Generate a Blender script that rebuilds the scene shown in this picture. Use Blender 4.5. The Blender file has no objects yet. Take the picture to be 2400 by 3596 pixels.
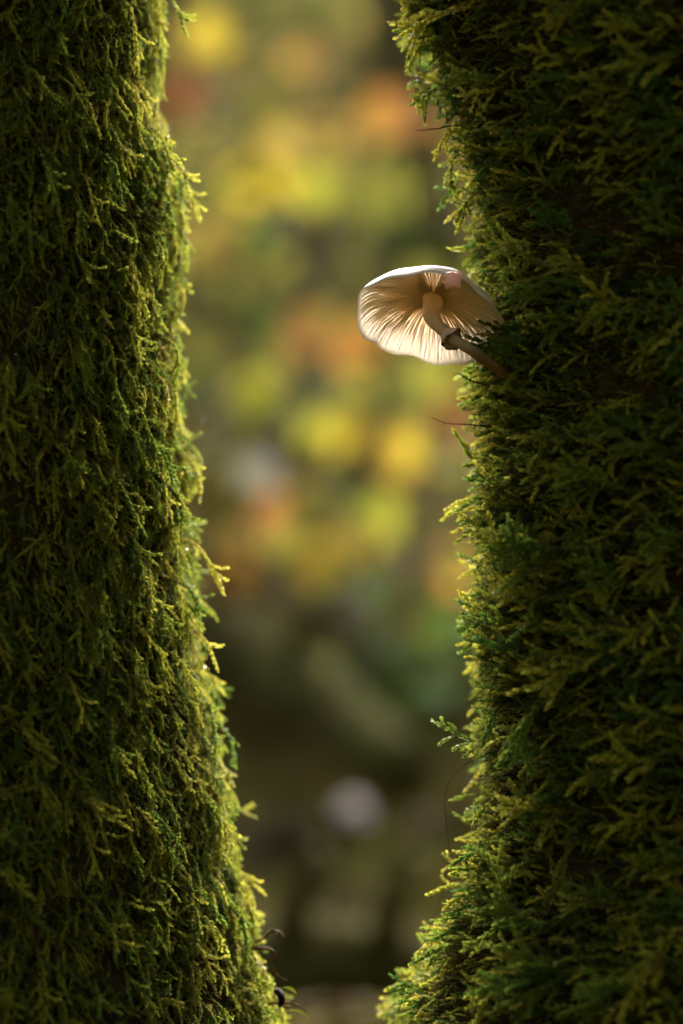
import bpy, bmesh, math, random
import numpy as np
from mathutils import Vector, Matrix, noise, Euler

R = math.radians
rng = random.Random(7)
nrg = np.random.default_rng(11)
scene = bpy.context.scene
C = scene.collection

# ------------------------------------------------------------------ camera
D = 1.05          # metres from lens to the mushroom plane (y = 0)
H = 0.45          # lens height above the ground
cam_d = bpy.data.cameras.new('camera')
cam = bpy.data.objects.new('camera', cam_d)
C.objects.link(cam)
cam.location = (0, -D, H)
cam.rotation_euler = (R(90), 0, 0)
cam_d.sensor_fit = 'HORIZONTAL'
cam_d.sensor_width = 24
cam_d.lens = 100
cam_d.clip_start = 0.05
cam_d.clip_end = 600
cam_d.dof.use_dof = True
cam_d.dof.focus_distance = D - 0.004
cam_d.dof.aperture_fstop = 4.0
scene.camera = cam

# ------------------------------------------------------------------ sky and sun
SUN_AZ = 8        # degrees to the right of straight ahead
SUN_EL = 33
world = bpy.data.worlds.new('World')
scene.world = world
world.use_nodes = True
wn = world.node_tree
sky = wn.nodes.new('ShaderNodeTexSky')
sky.sky_type = 'NISHITA'
sky.sun_disc = False
sky.sun_elevation = R(SUN_EL)
sky.sun_rotation = R(SUN_AZ)
sky.air_density = 0.15
sky.dust_density = 7.0
sky.ozone_density = 0.0
bg = wn.nodes['Background']
bg.inputs['Strength'].default_value = 0.15
wn.links.new(sky.outputs[0], bg.inputs[0])

sun_d = bpy.data.lights.new('sun', 'SUN')
sun = bpy.data.objects.new('sun', sun_d)
C.objects.link(sun)
sun_d.energy = 0.36
sun_d.angle = R(75)
sun_d.color = (1.0, 0.95, 0.85)
sdir = Vector((math.sin(R(SUN_AZ)) * math.cos(R(SUN_EL)), math.cos(R(SUN_AZ)) * math.cos(R(SUN_EL)), math.sin(R(SUN_EL))))
sun.rotation_euler = sdir.to_track_quat('Z', 'Y').to_euler()
sun.location = sdir * 20

scene.view_settings.view_transform = 'Standard'
scene.view_settings.look = 'None'
scene.view_settings.exposure = 3.1
scene.view_settings.gamma = 1.0
scene.render.engine = 'CYCLES'
scene.cycles.use_denoising = True
scene.cycles.max_bounces = 5
scene.cycles.diffuse_bounces = 3
scene.cycles.transmission_bounces = 5
scene.cycles.sample_clamp_indirect = 6.0
scene.cycles.use_adaptive_sampling = True
scene.cycles.adaptive_threshold = 0.03


def P(px, py, y):
    """photo pixel (2400 x 3596) at depth y -> world point"""
    s = (y + D) * 0.24 / 2400.0
    return Vector(((px - 1200) * s, y, H + (1798 - py) * s))


# ------------------------------------------------------------------ helpers
def empty(name, loc, label=None, cat=None, group=None, kind=None):
    o = bpy.data.objects.new(name, None)
    C.objects.link(o)
    o.location = loc
    o.empty_display_size = 0.02
    tag(o, label, cat, group, kind)
    return o


def tag(o, label=None, cat=None, group=None, kind=None):
    if label: o['label'] = label
    if cat: o['category'] = cat
    if group: o['group'] = group
    if kind: o['kind'] = kind
    return o


def smooth(me, on=True):
    me.polygons.foreach_set('use_smooth', [on] * len(me.polygons))


def mesh(name, verts, faces, mat, sm=True):
    me = bpy.data.meshes.new(name)
    me.from_pydata([tuple(v) for v in verts], [], faces)
    me.update()
    if mat: me.materials.append(mat)
    if sm: smooth(me)
    return me


def obj(name, me, parent=None, loc=(0, 0, 0)):
    o = bpy.data.objects.new(name, me)
    C.objects.link(o)
    o.location = loc
    o.parent = parent
    return o


def tube(path, radii, seg=8, cap=True):
    """verts, faces of a tube along path"""
    n = len(path)
    vs, fs = [], []
    up = Vector((0.123, 0.77, 0.31)).normalized()
    for i, p in enumerate(path):
        a = path[max(i - 1, 0)]
        b = path[min(i + 1, n - 1)]
        t = (Vector(b) - Vector(a)).normalized()
        u = (up - t * up.dot(t)).normalized()
        w = t.cross(u)
        up = u
        for k in range(seg):
            an = 2 * math.pi * k / seg
            vs.append(Vector(p) + (u * math.cos(an) + w * math.sin(an)) * radii[i])
    for i in range(n - 1):
        for k in range(seg):
            k2 = (k + 1) % seg
            fs.append((i * seg + k, i * seg + k2, (i + 1) * seg + k2, (i + 1) * seg + k))
    if cap:
        fs.append(tuple(reversed(range(seg))))
        fs.append(tuple((n - 1) * seg + k for k in range(seg)))
    return vs, fs


def add(vs, fs, v2, f2):
    o = len(vs)
    vs.extend(v2)
    fs.extend(tuple(i + o for i in f) for f in f2)


def spline(pts, n):
    """Catmull-Rom through pts"""
    pts = [Vector(p) for p in pts]
    out = []
    m = len(pts) - 1
    for i in range(n):
        t = i / (n - 1) * m
        k = min(int(t), m - 1)
        f = t - k
        p1, p2 = pts[k], pts[k + 1]
        p0 = pts[k - 1] if k > 0 else p1 * 2 - p2
        p3 = pts[k + 2] if k + 2 <= m else p2 * 2 - p1
        out.append(0.5 * (2 * p1 + (p2 - p0) * f + (2 * p0 - 5 * p1 + 4 * p2 - p3) * f * f + (3 * p1 - p0 - 3 * p2 + p3) * f ** 3))
    return out


# ------------------------------------------------------------------ materials
class NT:
    def __init__(self, name):
        self.m = bpy.data.materials.new(name)
        self.m.use_nodes = True
        self.t = self.m.node_tree
        self.t.nodes.clear()
        self.out = self.n('ShaderNodeOutputMaterial')

    def n(self, typ, **kw):
        nd = self.t.nodes.new(typ)
        for k, v in kw.items():
            setattr(nd, k, v)
        return nd

    def l(self, a, b):
        self.t.links.new(a, b)

    def noise(self, scale, detail=4, vec=None, rough=0.5):
        nd = self.n('ShaderNodeTexNoise')
        nd.inputs['Scale'].default_value = scale
        nd.inputs['Detail'].default_value = detail
        nd.inputs['Roughness'].default_value = rough
        if vec is not None: self.l(vec, nd.inputs['Vector'])
        return nd

    def ramp(self, fac, stops):
        nd = self.n('ShaderNodeValToRGB')
        els = nd.color_ramp.elements
        while len(els) < len(stops): els.new(0.5)
        for e, (p, c) in zip(els, stops):
            e.position = p
            e.color = (*c, 1)
        self.l(fac, nd.inputs[0])
        return nd.outputs[0]

    def mix(self, fac, a, b, mode='MIX'):
        nd = self.n('ShaderNodeMix', data_type='RGBA', blend_type=mode)
        for s, v in ((nd.inputs[0], fac), (nd.inputs[6], a), (nd.inputs[7], b)):
            if isinstance(v, (int, float)): s.default_value = v
            elif isinstance(v, tuple): s.default_value = (*v, 1)
            else: self.l(v, s)
        return nd.outputs[2]

    def math(self, op, a, b=0.0):
        nd = self.n('ShaderNodeMath', operation=op)
        for s, v in ((nd.inputs[0], a), (nd.inputs[1], b)):
            if isinstance(v, (int, float)): s.default_value = v
            else: self.l(v, s)
        return nd.outputs[0]

    def leaf_shader(self, col, trans_col, trans=0.45, rough=0.45, spec=0.4, bump=None):
        pr = self.n('ShaderNodeBsdfPrincipled')
        pr.inputs['Roughness'].default_value = rough
        pr.inputs['Specular IOR Level'].default_value = spec
        tr = self.n('ShaderNodeBsdfTranslucent')
        mx = self.n('ShaderNodeMixShader')
        mx.inputs[0].default_value = trans
        for s, v in ((pr.inputs['Base Color'], col), (tr.inputs['Color'], trans_col)):
            if isinstance(v, tuple): s.default_value = (*v, 1)
            else: self.l(v, s)
        self.l(pr.outputs[0], mx.inputs[1])
        self.l(tr.outputs[0], mx.inputs[2])
        self.l(mx.outputs[0], self.out.inputs[0])
        return pr

    def principled(self, col, rough=0.8, spec=0.3, bump=None, bump_dist=0.002, bump_str=0.6):
        pr = self.n('ShaderNodeBsdfPrincipled')
        pr.inputs['Roughness'].default_value = rough
        pr.inputs['Specular IOR Level'].default_value = spec
        if isinstance(col, tuple): pr.inputs['Base Color'].default_value = (*col, 1)
        else: self.l(col, pr.inputs['Base Color'])
        if bump is not None:
            b = self.n('ShaderNodeBump')
            b.inputs['Distance'].default_value = bump_dist
            b.inputs['Strength'].default_value = bump_str
            self.l(bump, b.inputs['Height'])
            self.l(b.outputs[0], pr.inputs['Normal'])
        self.l(pr.outputs[0], self.out.inputs[0])
        return pr


def mat_moss(name, deep, mid, yellow, trans):
    k = NT(name)
    tip = k.n('ShaderNodeAttribute', attribute_name='tip').outputs['Fac']
    rnd = k.n('ShaderNodeObjectInfo').outputs['Random']
    pos = k.n('ShaderNodeNewGeometry').outputs['Position']
    patch = k.noise(26, 2, pos).outputs['Fac']
    f = k.math('ADD', k.math('MULTIPLY', rnd, 0.74), k.math('MULTIPLY', patch, 0.34))
    green = k.ramp(f, [(0.18, deep), (0.48, mid), (0.82, yellow)])
    dead = k.ramp(rnd, [(0.0, (0.026, 0.030, 0.006)), (0.7, (0.050, 0.046, 0.010)), (1.0, (0.085, 0.055, 0.014))])  # brown of old stems, darkened so the under layer reads as shaded gaps
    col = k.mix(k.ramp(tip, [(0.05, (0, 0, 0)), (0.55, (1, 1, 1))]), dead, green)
    tc = k.mix(1.0, col, (2.7, 2.6, 3.6), 'MULTIPLY')
    k.leaf_shader(col, tc, trans, 0.5, 0.22)
    return k.m


MOSS_L = mat_moss('moss_yellow_green', (0.050, 0.088, 0.008), (0.100, 0.130, 0.011), (0.185, 0.190, 0.018), 0.60)
MOSS_R = mat_moss('moss_feather', (0.036, 0.080, 0.008), (0.092, 0.125, 0.011), (0.190, 0.192, 0.018), 0.60)

k = NT('bark_dark')
pos = k.n('ShaderNodeNewGeometry').outputs['Position']
nz = k.noise(60, 8, pos, 0.65).outputs['Fac']
k.principled(k.ramp(nz, [(0.3, (0.010, 0.008, 0.004)), (0.6, (0.035, 0.024, 0.010)), (0.8, (0.030, 0.028, 0.008))]), 1.0, 0.0, nz, 0.004)
BARK = k.m

k = NT('bark_grey')
tc = k.n('ShaderNodeTexCoord').outputs['Object']
mp = k.n('ShaderNodeMapping')
mp.inputs['Scale'].default_value = (6, 6, 1.5)
k.l(tc, mp.inputs[0])
nz = k.noise(3, 8, mp.outputs[0], 0.6).outputs['Fac']
k.principled(k.ramp(nz, [(0.3, (0.0528, 0.0459, 0.0198)), (0.55, (0.1100, 0.0968, 0.0413)), (0.8, (0.0792, 0.0820, 0.0220))]), 1.0, 0.05, nz, 0.01)
BARK_GREY = k.m

k = NT('rotting_log')
tc = k.n('ShaderNodeTexCoord').outputs['Object']
nz = k.noise(9, 8, tc, 0.6).outputs['Fac']
k.principled(k.ramp(nz, [(0.3, (0.0282, 0.0246, 0.0077)), (0.5, (0.0484, 0.0476, 0.0154)), (0.65, (0.0440, 0.0541, 0.0132))]), 1.0, 0.02, nz, 0.01)
LOG = k.m

k = NT('forest_floor')
pos = k.n('ShaderNodeNewGeometry').outputs['Position']
n1 = k.noise(1.4, 6, pos, 0.6).outputs['Fac']
n2 = k.noise(14, 6, pos, 0.7).outputs['Fac']
base = k.ramp(n2, [(0.3, (0.0308, 0.0246, 0.0072)), (0.55, (0.0634, 0.0525, 0.0154)), (0.8, (0.0880, 0.0672, 0.0187))])
base = k.mix(k.ramp(n1, [(0.42, (0, 0, 0)), (0.62, (1, 1, 1))]), base, (0.0748, 0.0779, 0.0187))
k.principled(base, 1.0, 0.0, n2, 0.02)
FLOOR = k.m


def mat_leaf(name, col, tcol, trans=0.58, var=0.25):
    k = NT(name)
    tcn = k.n('ShaderNodeTexCoord').outputs['Object']
    nz = k.noise(60, 4, tcn).outputs['Fac']
    rnd = k.n('ShaderNodeObjectInfo').outputs['Random']
    f = k.math('ADD', k.math('MULTIPLY', nz, 0.6), k.math('MULTIPLY', rnd, 0.4))
    dark = tuple(c * (1 - var) for c in col)
    c = k.ramp(f, [(0.3, dark), (0.7, col)])
    t = k.mix(0.5, c, tcol)
    k.leaf_shader(c, t, trans, 0.6, 0.12)
    return k.m


LEAF = {
    'yellow': mat_leaf('leaf_yellow', (0.44, 0.36, 0.035), (0.54, 0.44, 0.04)),
    'lime': mat_leaf('leaf_lime', (0.29, 0.31, 0.035), (0.38, 0.40, 0.04)),
    'amber': mat_leaf('leaf_amber', (0.38, 0.245, 0.035), (0.48, 0.31, 0.04)),
    'orange': mat_leaf('leaf_orange', (0.34, 0.17, 0.035), (0.42, 0.21, 0.04)),
    'rust': mat_leaf('leaf_rust', (0.24, 0.12, 0.04), (0.28, 0.14, 0.05)),
    'red': mat_leaf('leaf_red', (0.28, 0.10, 0.035), (0.36, 0.13, 0.05)),
    'ochre': mat_leaf('leaf_ochre', (0.26, 0.20, 0.045), (0.32, 0.25, 0.05)),
    'olive': mat_leaf('leaf_olive', (0.14, 0.145, 0.025), (0.19, 0.20, 0.03)),
    'green': mat_leaf('leaf_green', (0.045, 0.095, 0.02), (0.07, 0.15, 0.02)),
    'litter_brown': mat_leaf('litter_brown', (0.085, 0.050, 0.016), (0.10, 0.06, 0.02), 0.2),  # litter tones lowered to carry the tree shade on the slope
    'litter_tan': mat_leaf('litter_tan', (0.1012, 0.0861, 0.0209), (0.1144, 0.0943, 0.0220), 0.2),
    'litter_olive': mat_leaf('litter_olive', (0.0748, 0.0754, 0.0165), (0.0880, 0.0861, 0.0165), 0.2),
    'silver': mat_leaf('leaf_silver', (0.42, 0.42, 0.34), (0.4, 0.4, 0.25), 0.3),
}

k = NT('twig')
k.principled((0.07, 0.05, 0.03), 0.8)
TWIG = k.m
k = NT('rootlet')
k.leaf_shader((0.05, 0.028, 0.010), (0.12, 0.07, 0.02), 0.35, 0.7, 0.1)
ROOT = k.m
k = NT('tendril_tan')
k.leaf_shader((0.13, 0.085, 0.03), (0.18, 0.12, 0.04), 0.3, 0.7, 0.1)
TAN = k.m
k = NT('stone')
tcn = k.n('ShaderNodeTexCoord').outputs['Object']
nz = k.noise(30, 6, tcn, 0.6).outputs['Fac']
k.principled(k.ramp(nz, [(0.3, (0.0308, 0.0246, 0.0110)), (0.7, (0.0616, 0.0508, 0.0231))]), 0.9, 0.05, nz, 0.004)
STONE = k.m
k = NT('quartz')
nz = k.noise(30, 6, k.n('ShaderNodeTexCoord').outputs['Object'], 0.6).outputs['Fac']
k.principled(k.ramp(nz, [(0.3, (0.62, 0.54, 0.48)), (0.7, (0.82, 0.76, 0.72))]), 0.35, 0.5)
QUARTZ = k.m
k = NT('dew')
g = k.n('ShaderNodeBsdfGlass')
g.inputs['IOR'].default_value = 1.33
g.inputs['Roughness'].default_value = 0.0
k.l(g.outputs[0], k.out.inputs[0])
DEW = k.m
k = NT('slug_black')
k.principled((0.006, 0.005, 0.004), 0.6, 0.04)
BLACK = k.m
k = NT('seedling_leaf')
k.leaf_shader((0.12, 0.15, 0.012), (0.26, 0.30, 0.02), 0.6, 0.9, 0.0)
SEEDLING = k.m
k = NT('pink_flake')
k.leaf_shader((0.72, 0.42, 0.33), (0.80, 0.48, 0.36), 0.5, 0.3, 0.4)
PINK = k.m
k = NT('dead_leaf')
k.leaf_shader((0.085, 0.040, 0.014), (0.12, 0.055, 0.02), 0.35, 0.7, 0.1)
DEAD = k.m

# mushroom flesh: lets light through, buff middle with warm transmitted light painted in
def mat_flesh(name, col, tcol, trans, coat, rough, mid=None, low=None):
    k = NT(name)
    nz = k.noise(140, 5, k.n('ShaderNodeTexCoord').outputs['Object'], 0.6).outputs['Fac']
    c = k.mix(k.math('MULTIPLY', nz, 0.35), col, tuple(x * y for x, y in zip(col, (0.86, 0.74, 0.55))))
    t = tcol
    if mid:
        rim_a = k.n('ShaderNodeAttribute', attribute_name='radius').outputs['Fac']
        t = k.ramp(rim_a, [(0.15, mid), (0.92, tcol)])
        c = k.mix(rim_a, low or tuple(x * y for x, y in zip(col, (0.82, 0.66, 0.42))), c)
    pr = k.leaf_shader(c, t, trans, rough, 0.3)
    b = k.n('ShaderNodeBump')
    b.inputs['Distance'].default_value = 0.0003
    b.inputs['Strength'].default_value = 0.25
    k.l(nz, b.inputs['Height'])
    k.l(b.outputs[0], pr.inputs['Normal'])
    pr.inputs['Coat Weight'].default_value = coat
    pr.inputs['Coat Roughness'].default_value = 0.15
    return k.m


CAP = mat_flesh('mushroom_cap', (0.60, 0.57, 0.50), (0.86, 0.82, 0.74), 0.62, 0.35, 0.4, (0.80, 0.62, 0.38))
STEM = mat_flesh('mushroom_stem', (0.70, 0.54, 0.31), (0.88, 0.64, 0.34), 0.45, 0.0, 0.6, (0.20, 0.12, 0.05), (0.20, 0.13, 0.06))  # browner foot: its own tone plus shade put into the colour
RING = mat_flesh('mushroom_ring', (0.55, 0.43, 0.26), (0.6, 0.45, 0.25), 0.4, 0.0, 0.6)
k = NT('ring_edge')
k.principled((0.045, 0.028, 0.012), 0.6)
RING_EDGE = k.m
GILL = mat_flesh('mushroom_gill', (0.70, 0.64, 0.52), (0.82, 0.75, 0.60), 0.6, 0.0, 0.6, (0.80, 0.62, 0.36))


# ------------------------------------------------------------------ ground
def ground_z(x, y):
    z = 0.0
    if y > 1.8:
        z += 0.34 * (y - 1.8) * min(1, (y - 1.8) / 0.8) if y < 14 else 0.34 * 12.2 + 0.06 * (y - 14)
    if y < -5.0:
        z += min(9.0, 0.32 * (-5.0 - y))  # unseen bank behind the lens, added to hold back sky light in front
    a = abs(x)
    if a > 3.5: z += min(4.0, 0.45 * (a - 3.5))  # unseen side banks, added to cut sky light from the sides
    z += 0.10 * noise.noise(Vector((x * 0.8, y * 0.8, 1.3))) + 0.03 * noise.noise(Vector((x * 3, y * 3, 4.1)))
    return z


def axis(n, ext, p=2.2):
    t = np.linspace(-1, 1, n)
    return np.sign(t) * np.abs(t) ** p * ext


gx, gy = axis(121, 160), axis(141, 160) + 1.5
vs = [(x, y, ground_z(x, y)) for y in gy for x in gx]
fs = [(j * 121 + i, j * 121 + i + 1, (j + 1) * 121 + i + 1, (j + 1) * 121 + i) for j in range(140) for i in range(120)]
ground = tag(obj('forest_floor', mesh('forest_floor', vs, fs, FLOOR)), kind='structure')
ground['label'] = 'brown leaf strewn forest floor rising into a bank'


# ------------------------------------------------------------------ the two mossy trees
def smooth1d(a, n):
    kx = np.hanning(n + 2)[1:-1]
    kx /= kx.sum()
    return np.convolve(np.pad(a, n // 2, mode='edge'), kx, 'valid')[:len(a)]


class Trunk:
    def __init__(self, edge, side, yc, cpx_top, cpx_bot, fringe, seed):
        self.side, self.yc, self.seed = side, yc, seed
        s = (yc + D) * 0.24 / 2400
        py = np.array([e[0] for e in edge], float)
        ex = np.array([e[1] for e in edge], float) - side * fringe     # side +1: right edge shows, -1: left edge shows
        z = H + (1798 - py) * s
        cpx = cpx_top + (cpx_bot - cpx_top) * py / 3596
        cx = (cpx - 1200) * s
        r = side * ((ex - 1200) * s - cx)
        o = np.argsort(z)
        z, cx, r = z[o], cx[o], r[o]
        k = (cx[-1] - cx[0]) / (z[-1] - z[0])
        zz = np.concatenate([[-0.25, -0.02, 0.12], z, [z[-1] + 0.6, 2.2, 4.6, 6.2]])
        rr = np.concatenate([[r[0] * 2.1, r[0] * 1.65, r[0] * 1.22], r, [r[-1] * 0.97, r[-1] * 0.85, r[-1] * 0.5, 0.012]])
        cc = np.concatenate([[cx[0] - k * 0.3, cx[0] - k * 0.2, cx[0] - k * 0.1], cx, cx[-1] + k * np.array([0.6, 1.2, 1.9, 2.3])])
        self.zg = np.linspace(-0.25, 6.2, 2600)
        self.rg = smooth1d(np.interp(self.zg, zz, rr), 17)
        self.cg = smooth1d(np.interp(self.zg, zz, cc), 17)

    def pt(self, th, z):
        r = float(np.interp(z, self.zg, self.rg))
        c = float(np.interp(z, self.zg, self.cg))
        ca, sa = math.cos(th), math.sin(th)
        b = noise.noise(Vector((ca * 2.2, sa * 2.2, z * 16 + self.seed))) * (0.004 if self.side > 0 else 0.016) + noise.noise(Vector((ca * 6, sa * 6, z * 45 + self.seed))) * (0.006 if self.side > 0 else 0.012)
        if z < 0.2: b += 0.25 * max(0, 0.2 - z) / 0.3 * math.sin(5 * th + self.seed)
        r *= 1 + b
        return Vector((c + r * ca, self.yc + r * sa, z))

    def frame(self, th, z):
        p = self.pt(th, z)
        a = self.pt(th + 0.03, z) - p
        b = self.pt(th, z + 0.003) - p
        return p, a.cross(b).normalized()

    def mesh(self, base):
        nt = 72
        zs = np.concatenate([np.arange(-0.25, 0.1, 0.02), np.arange(0.1, 0.9, 0.006), np.arange(0.9, 6.2, 0.12), [6.2]])
        vs = [self.pt(2 * math.pi * i / nt, float(z)) - base for z in zs for i in range(nt)]
        fs = [(j * nt + i, j * nt + (i + 1) % nt, (j + 1) * nt + (i + 1) % nt, (j + 1) * nt + i) for j in range(len(zs) - 1) for i in range(nt)]
        fs.append(tuple((len(zs) - 1) * nt + i for i in range(nt)))
        return mesh('trunk', vs, fs, BARK)


EDGE_L = [(-200, 596), (0, 598), (250, 590), (500, 622), (750, 640), (1000, 648), (1250, 662), (1500, 676), (1750, 706), (2000, 702),
          (2250, 748), (2500, 785), (2750, 815), (3000, 858), (3250, 905), (3400, 945), (3596, 1000), (3800, 1060)]
EDGE_R = [(-200, 1340), (0, 1395), (150, 1445), (300, 1495), (450, 1550), (600, 1605), (800, 1622), (1000, 1640), (1300, 1668), (1500, 1675),
          (1700, 1655), (1900, 1625), (2100, 1640), (2300, 1630), (2500, 1632), (2700, 1630), (2900, 1620), (3100, 1580), (3300, 1505),
          (3450, 1425), (3596, 1360), (3800, 1280)]
TL = Trunk(EDGE_L, +1, 0.055, -330, -190, 105, 3.1)
TR = Trunk(EDGE_R, -1, 0.028, 2440, 2480, 128, 8.7)


# ---- moss shoots: feathery stems, modelled leaflet by leaflet
def shoot_path(rg, L, a0, a1, sway, n=26):
    p = Vector((0, 0, 0))
    out = [p.copy()]
    lat = 0.0
    dl = rg.uniform(-sway, sway)
    for i in range(1, n):
        t = i / (n - 1)
        al = a0 + (a1 - a0) * t ** 0.8 + 0.18 * math.sin(t * 7 + rg.random())
        lat = dl * t + 0.12 * math.sin(t * 9)
        d = Vector((math.cos(al) * math.cos(lat), math.cos(al) * math.sin(lat), math.sin(al)))
        p = p + d * (L / (n - 1))
        out.append(p.copy())
    return out


def add_frond(rg, vs, fs, tp, path, w, t0, t1):
    n = len(path)
    cum = [0]
    for i in range(1, n): cum.append(cum[-1] + (path[i] - path[i - 1]).length)
    L = cum[-1]
    o = len(vs)
    rad = [0.00020 * w * (1 - 0.5 * c / L) for c in cum[::3]]
    v2, f2 = tube(path[::3], rad, 3, False)
    add(vs, fs, v2, f2)
    tp.extend([t0 + (t1 - t0) * (i // 3) / max(1, len(path[::3]) - 1) for i in range(len(v2))])
    s = 0.0004
    step = 0.00036 * w ** 0.5
    ranks = [0, math.pi, 0.9, math.pi - 0.9, -0.9, math.pi + 0.9]
    c = 0
    upv = Vector((0.05, 0.1, 1))
    while s < L:
        i = max(1, next((j for j in range(n) if cum[j] >= s), n - 1))
        f = (s - cum[i - 1]) / max(1e-9, cum[i] - cum[i - 1])
        q = path[i - 1].lerp(path[i], f)
        T = (path[i] - path[i - 1]).normalized()
        Bv = T.cross(upv)
        if Bv.length < 1e-3: Bv = Vector((0, 1, 0))
        Bv.normalize()
        N = Bv.cross(T)
        t = s / L
        env = (0.5 + 0.55 * min(1, t / 0.35)) * (1 - 0.35 * max(0, t - 0.85) / 0.15)
        psi = ranks[c % 6] + rg.uniform(-0.35, 0.35)
        c += 1
        Rd = Bv * math.cos(psi) + N * math.sin(psi) * 0.75
        sp = rg.uniform(0.36, 0.72) * (1 - 0.30 * t)
        d = (T * math.cos(sp) + Rd * math.sin(sp)).normalized()
        sd = d.cross(Rd.cross(T) if abs(math.sin(sp)) > 2 else Rd)
        if sd.length < 1e-6: sd = N
        sd = T.cross(Rd).normalized()
        ll = 0.00150 * w * env * rg.uniform(0.8, 1.25)
        ww = ll * 0.40
        cu = N * rg.uniform(-0.1, 0.25) * ll
        tt = t0 + (t1 - t0) * t
        b = len(vs)
        vs.extend([q, q + d * ll * 0.45 + sd * ww, q + d * ll * 0.45 - sd * ww, q + d * ll + cu])
        tp.extend([tt * 0.85, tt, tt, min(1, tt * 1.1 + 0.05)])
        fs.extend([(b, b + 1, b + 2), (b + 1, b + 3, b + 2)])
        s += step


def shoot_mesh(name, seed, L, nb, w, mat, a0, a1, tmax=1.0):
    rg = random.Random(seed)
    vs, fs, tp = [], [], []
    main = shoot_path(rg, L, a0, a1, 0.7)
    add_frond(rg, vs, fs, tp, main, w, 0.0, tmax)
    for b in range(nb):
        t = rg.uniform(0.25, 0.8)
        i = int(t * (len(main) - 1))
        T = (main[i + 1] - main[i]).normalized()
        sgn = 1 if (b % 2) else -1
        ang = sgn * rg.uniform(0.35, 0.75)
        M = Matrix.Rotation(ang, 3, 'Z') @ Matrix.Rotation(rg.uniform(-0.5, 0.5), 3, 'Y')
        lb = L * rg.uniform(0.22, 0.45) * (1.15 - t * 0.5)
        sub = shoot_path(rg, lb, 0.0, rg.uniform(-0.7, 0.5), 0.6, 14)
        q = T.to_track_quat('X', 'Z').to_matrix()
        sub = [main[i] + q @ (M @ p) for p in sub]
        add_frond(rg, vs, fs, tp, sub, w * 0.85, t * 0.8, 1.0)
    me = mesh(name, vs, fs, mat, True)
    at = me.attributes.new('tip', 'FLOAT', 'POINT')
    at.data.foreach_set('value', tp)
    return me


def make_variants(prefix, mat, style):
    spec = []
    if style == 'hang':
        for i in range(5): spec.append((0.0085, 0, 0.80, 1.15, 0.1))
        for i in range(4): spec.append((0.0140, 0, 0.95, 1.0, -0.45))
        for i in range(4): spec.append((0.0165, 2, 0.95, 0.85, -0.55))
        for i in range(3): spec.append((0.0230, 2, 1.05, 0.85, -0.6))
        for i in range(3): spec.append((0.0280, 4, 1.05, 0.75, -0.7))
    else:
        for i in range(5): spec.append((0.0085, 0, 0.85, 1.2, 0.2))
        for i in range(4): spec.append((0.0140, 0, 1.15, 0.95, 0.05))
        for i in range(4): spec.append((0.0170, 2, 1.15, 0.8, 0.0))
        for i in range(3): spec.append((0.0240, 4, 1.30, 0.75, -0.15))
        for i in range(3): spec.append((0.0310, 6, 1.45, 0.65, -0.2))
    out = []
    for i, (L, nb, w, a0, a1) in enumerate(spec):
        rg = random.Random(i * 7 + 1)
        out.append(shoot_mesh(prefix, i * 31 + len(prefix), L * rg.uniform(0.85, 1.15), nb, w, mat, a0 + rg.uniform(-0.25, 0.25), a1 + rg.uniform(-0.35, 0.35), 0.30 if i < 3 else 0.22 if i == 12 else 1.0))  # shortest shoots kept dark to paint shade between fronds; one other is dead brown
    return out


def orient(n, t, beta):
    x = (t * math.cos(beta) + n * math.sin(beta)).normalized()
    y = n.cross(x)
    if y.length < 1e-4: y = Vector((0, 0, 1)).cross(x)
    y.normalize()
    z = x.cross(y)
    return Matrix((x, y, z)).transposed()


def moss_gn(variants, collname):
    col = bpy.data.collections.new(collname)
    for i, me in enumerate(variants):
        o = bpy.data.objects.new('%s_%02d' % (collname, i), me)
        col.objects.link(o)
    ng = bpy.data.node_groups.new(collname, 'GeometryNodeTree')
    ng.interface.new_socket('Geometry', in_out='INPUT', socket_type='NodeSocketGeometry')
    ng.interface.new_socket('Geometry', in_out='OUTPUT', socket_type='NodeSocketGeometry')
    N = ng.nodes.new
    gi, go = N('NodeGroupInput'), N('NodeGroupOutput')
    ci = N('GeometryNodeCollectionInfo')
    ci.inputs['Collection'].default_value = col
    ci.inputs['Separate Children'].default_value = True
    ci.inputs['Reset Children'].default_value = True
    ip = N('GeometryNodeInstanceOnPoints')
    ip.inputs['Pick Instance'].default_value = True
    def at(nm, ty):
        a = N('GeometryNodeInputNamedAttribute')
        a.data_type = ty
        a.inputs[0].default_value = nm
        return a.outputs[0]
    L = ng.links.new
    L(gi.outputs[0], ip.inputs['Points'])
    L(ci.outputs[0], ip.inputs['Instance'])
    L(at('variant', 'INT'), ip.inputs['Instance Index'])
    L(at('turn', 'FLOAT_VECTOR'), ip.inputs['Rotation'])
    L(at('size', 'FLOAT'), ip.inputs['Scale'])
    L(ip.outputs[0], go.inputs[0])
    return ng


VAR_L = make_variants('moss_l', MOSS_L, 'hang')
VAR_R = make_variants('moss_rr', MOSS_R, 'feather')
GN_L = moss_gn(VAR_L, 'moss_source_hanging')
GN_R = moss_gn(VAR_R, 'moss_source_feather')

CAPC = P(1512, 1092, -0.004)      # mushroom cap centre, moss keeps clear of it


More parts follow.
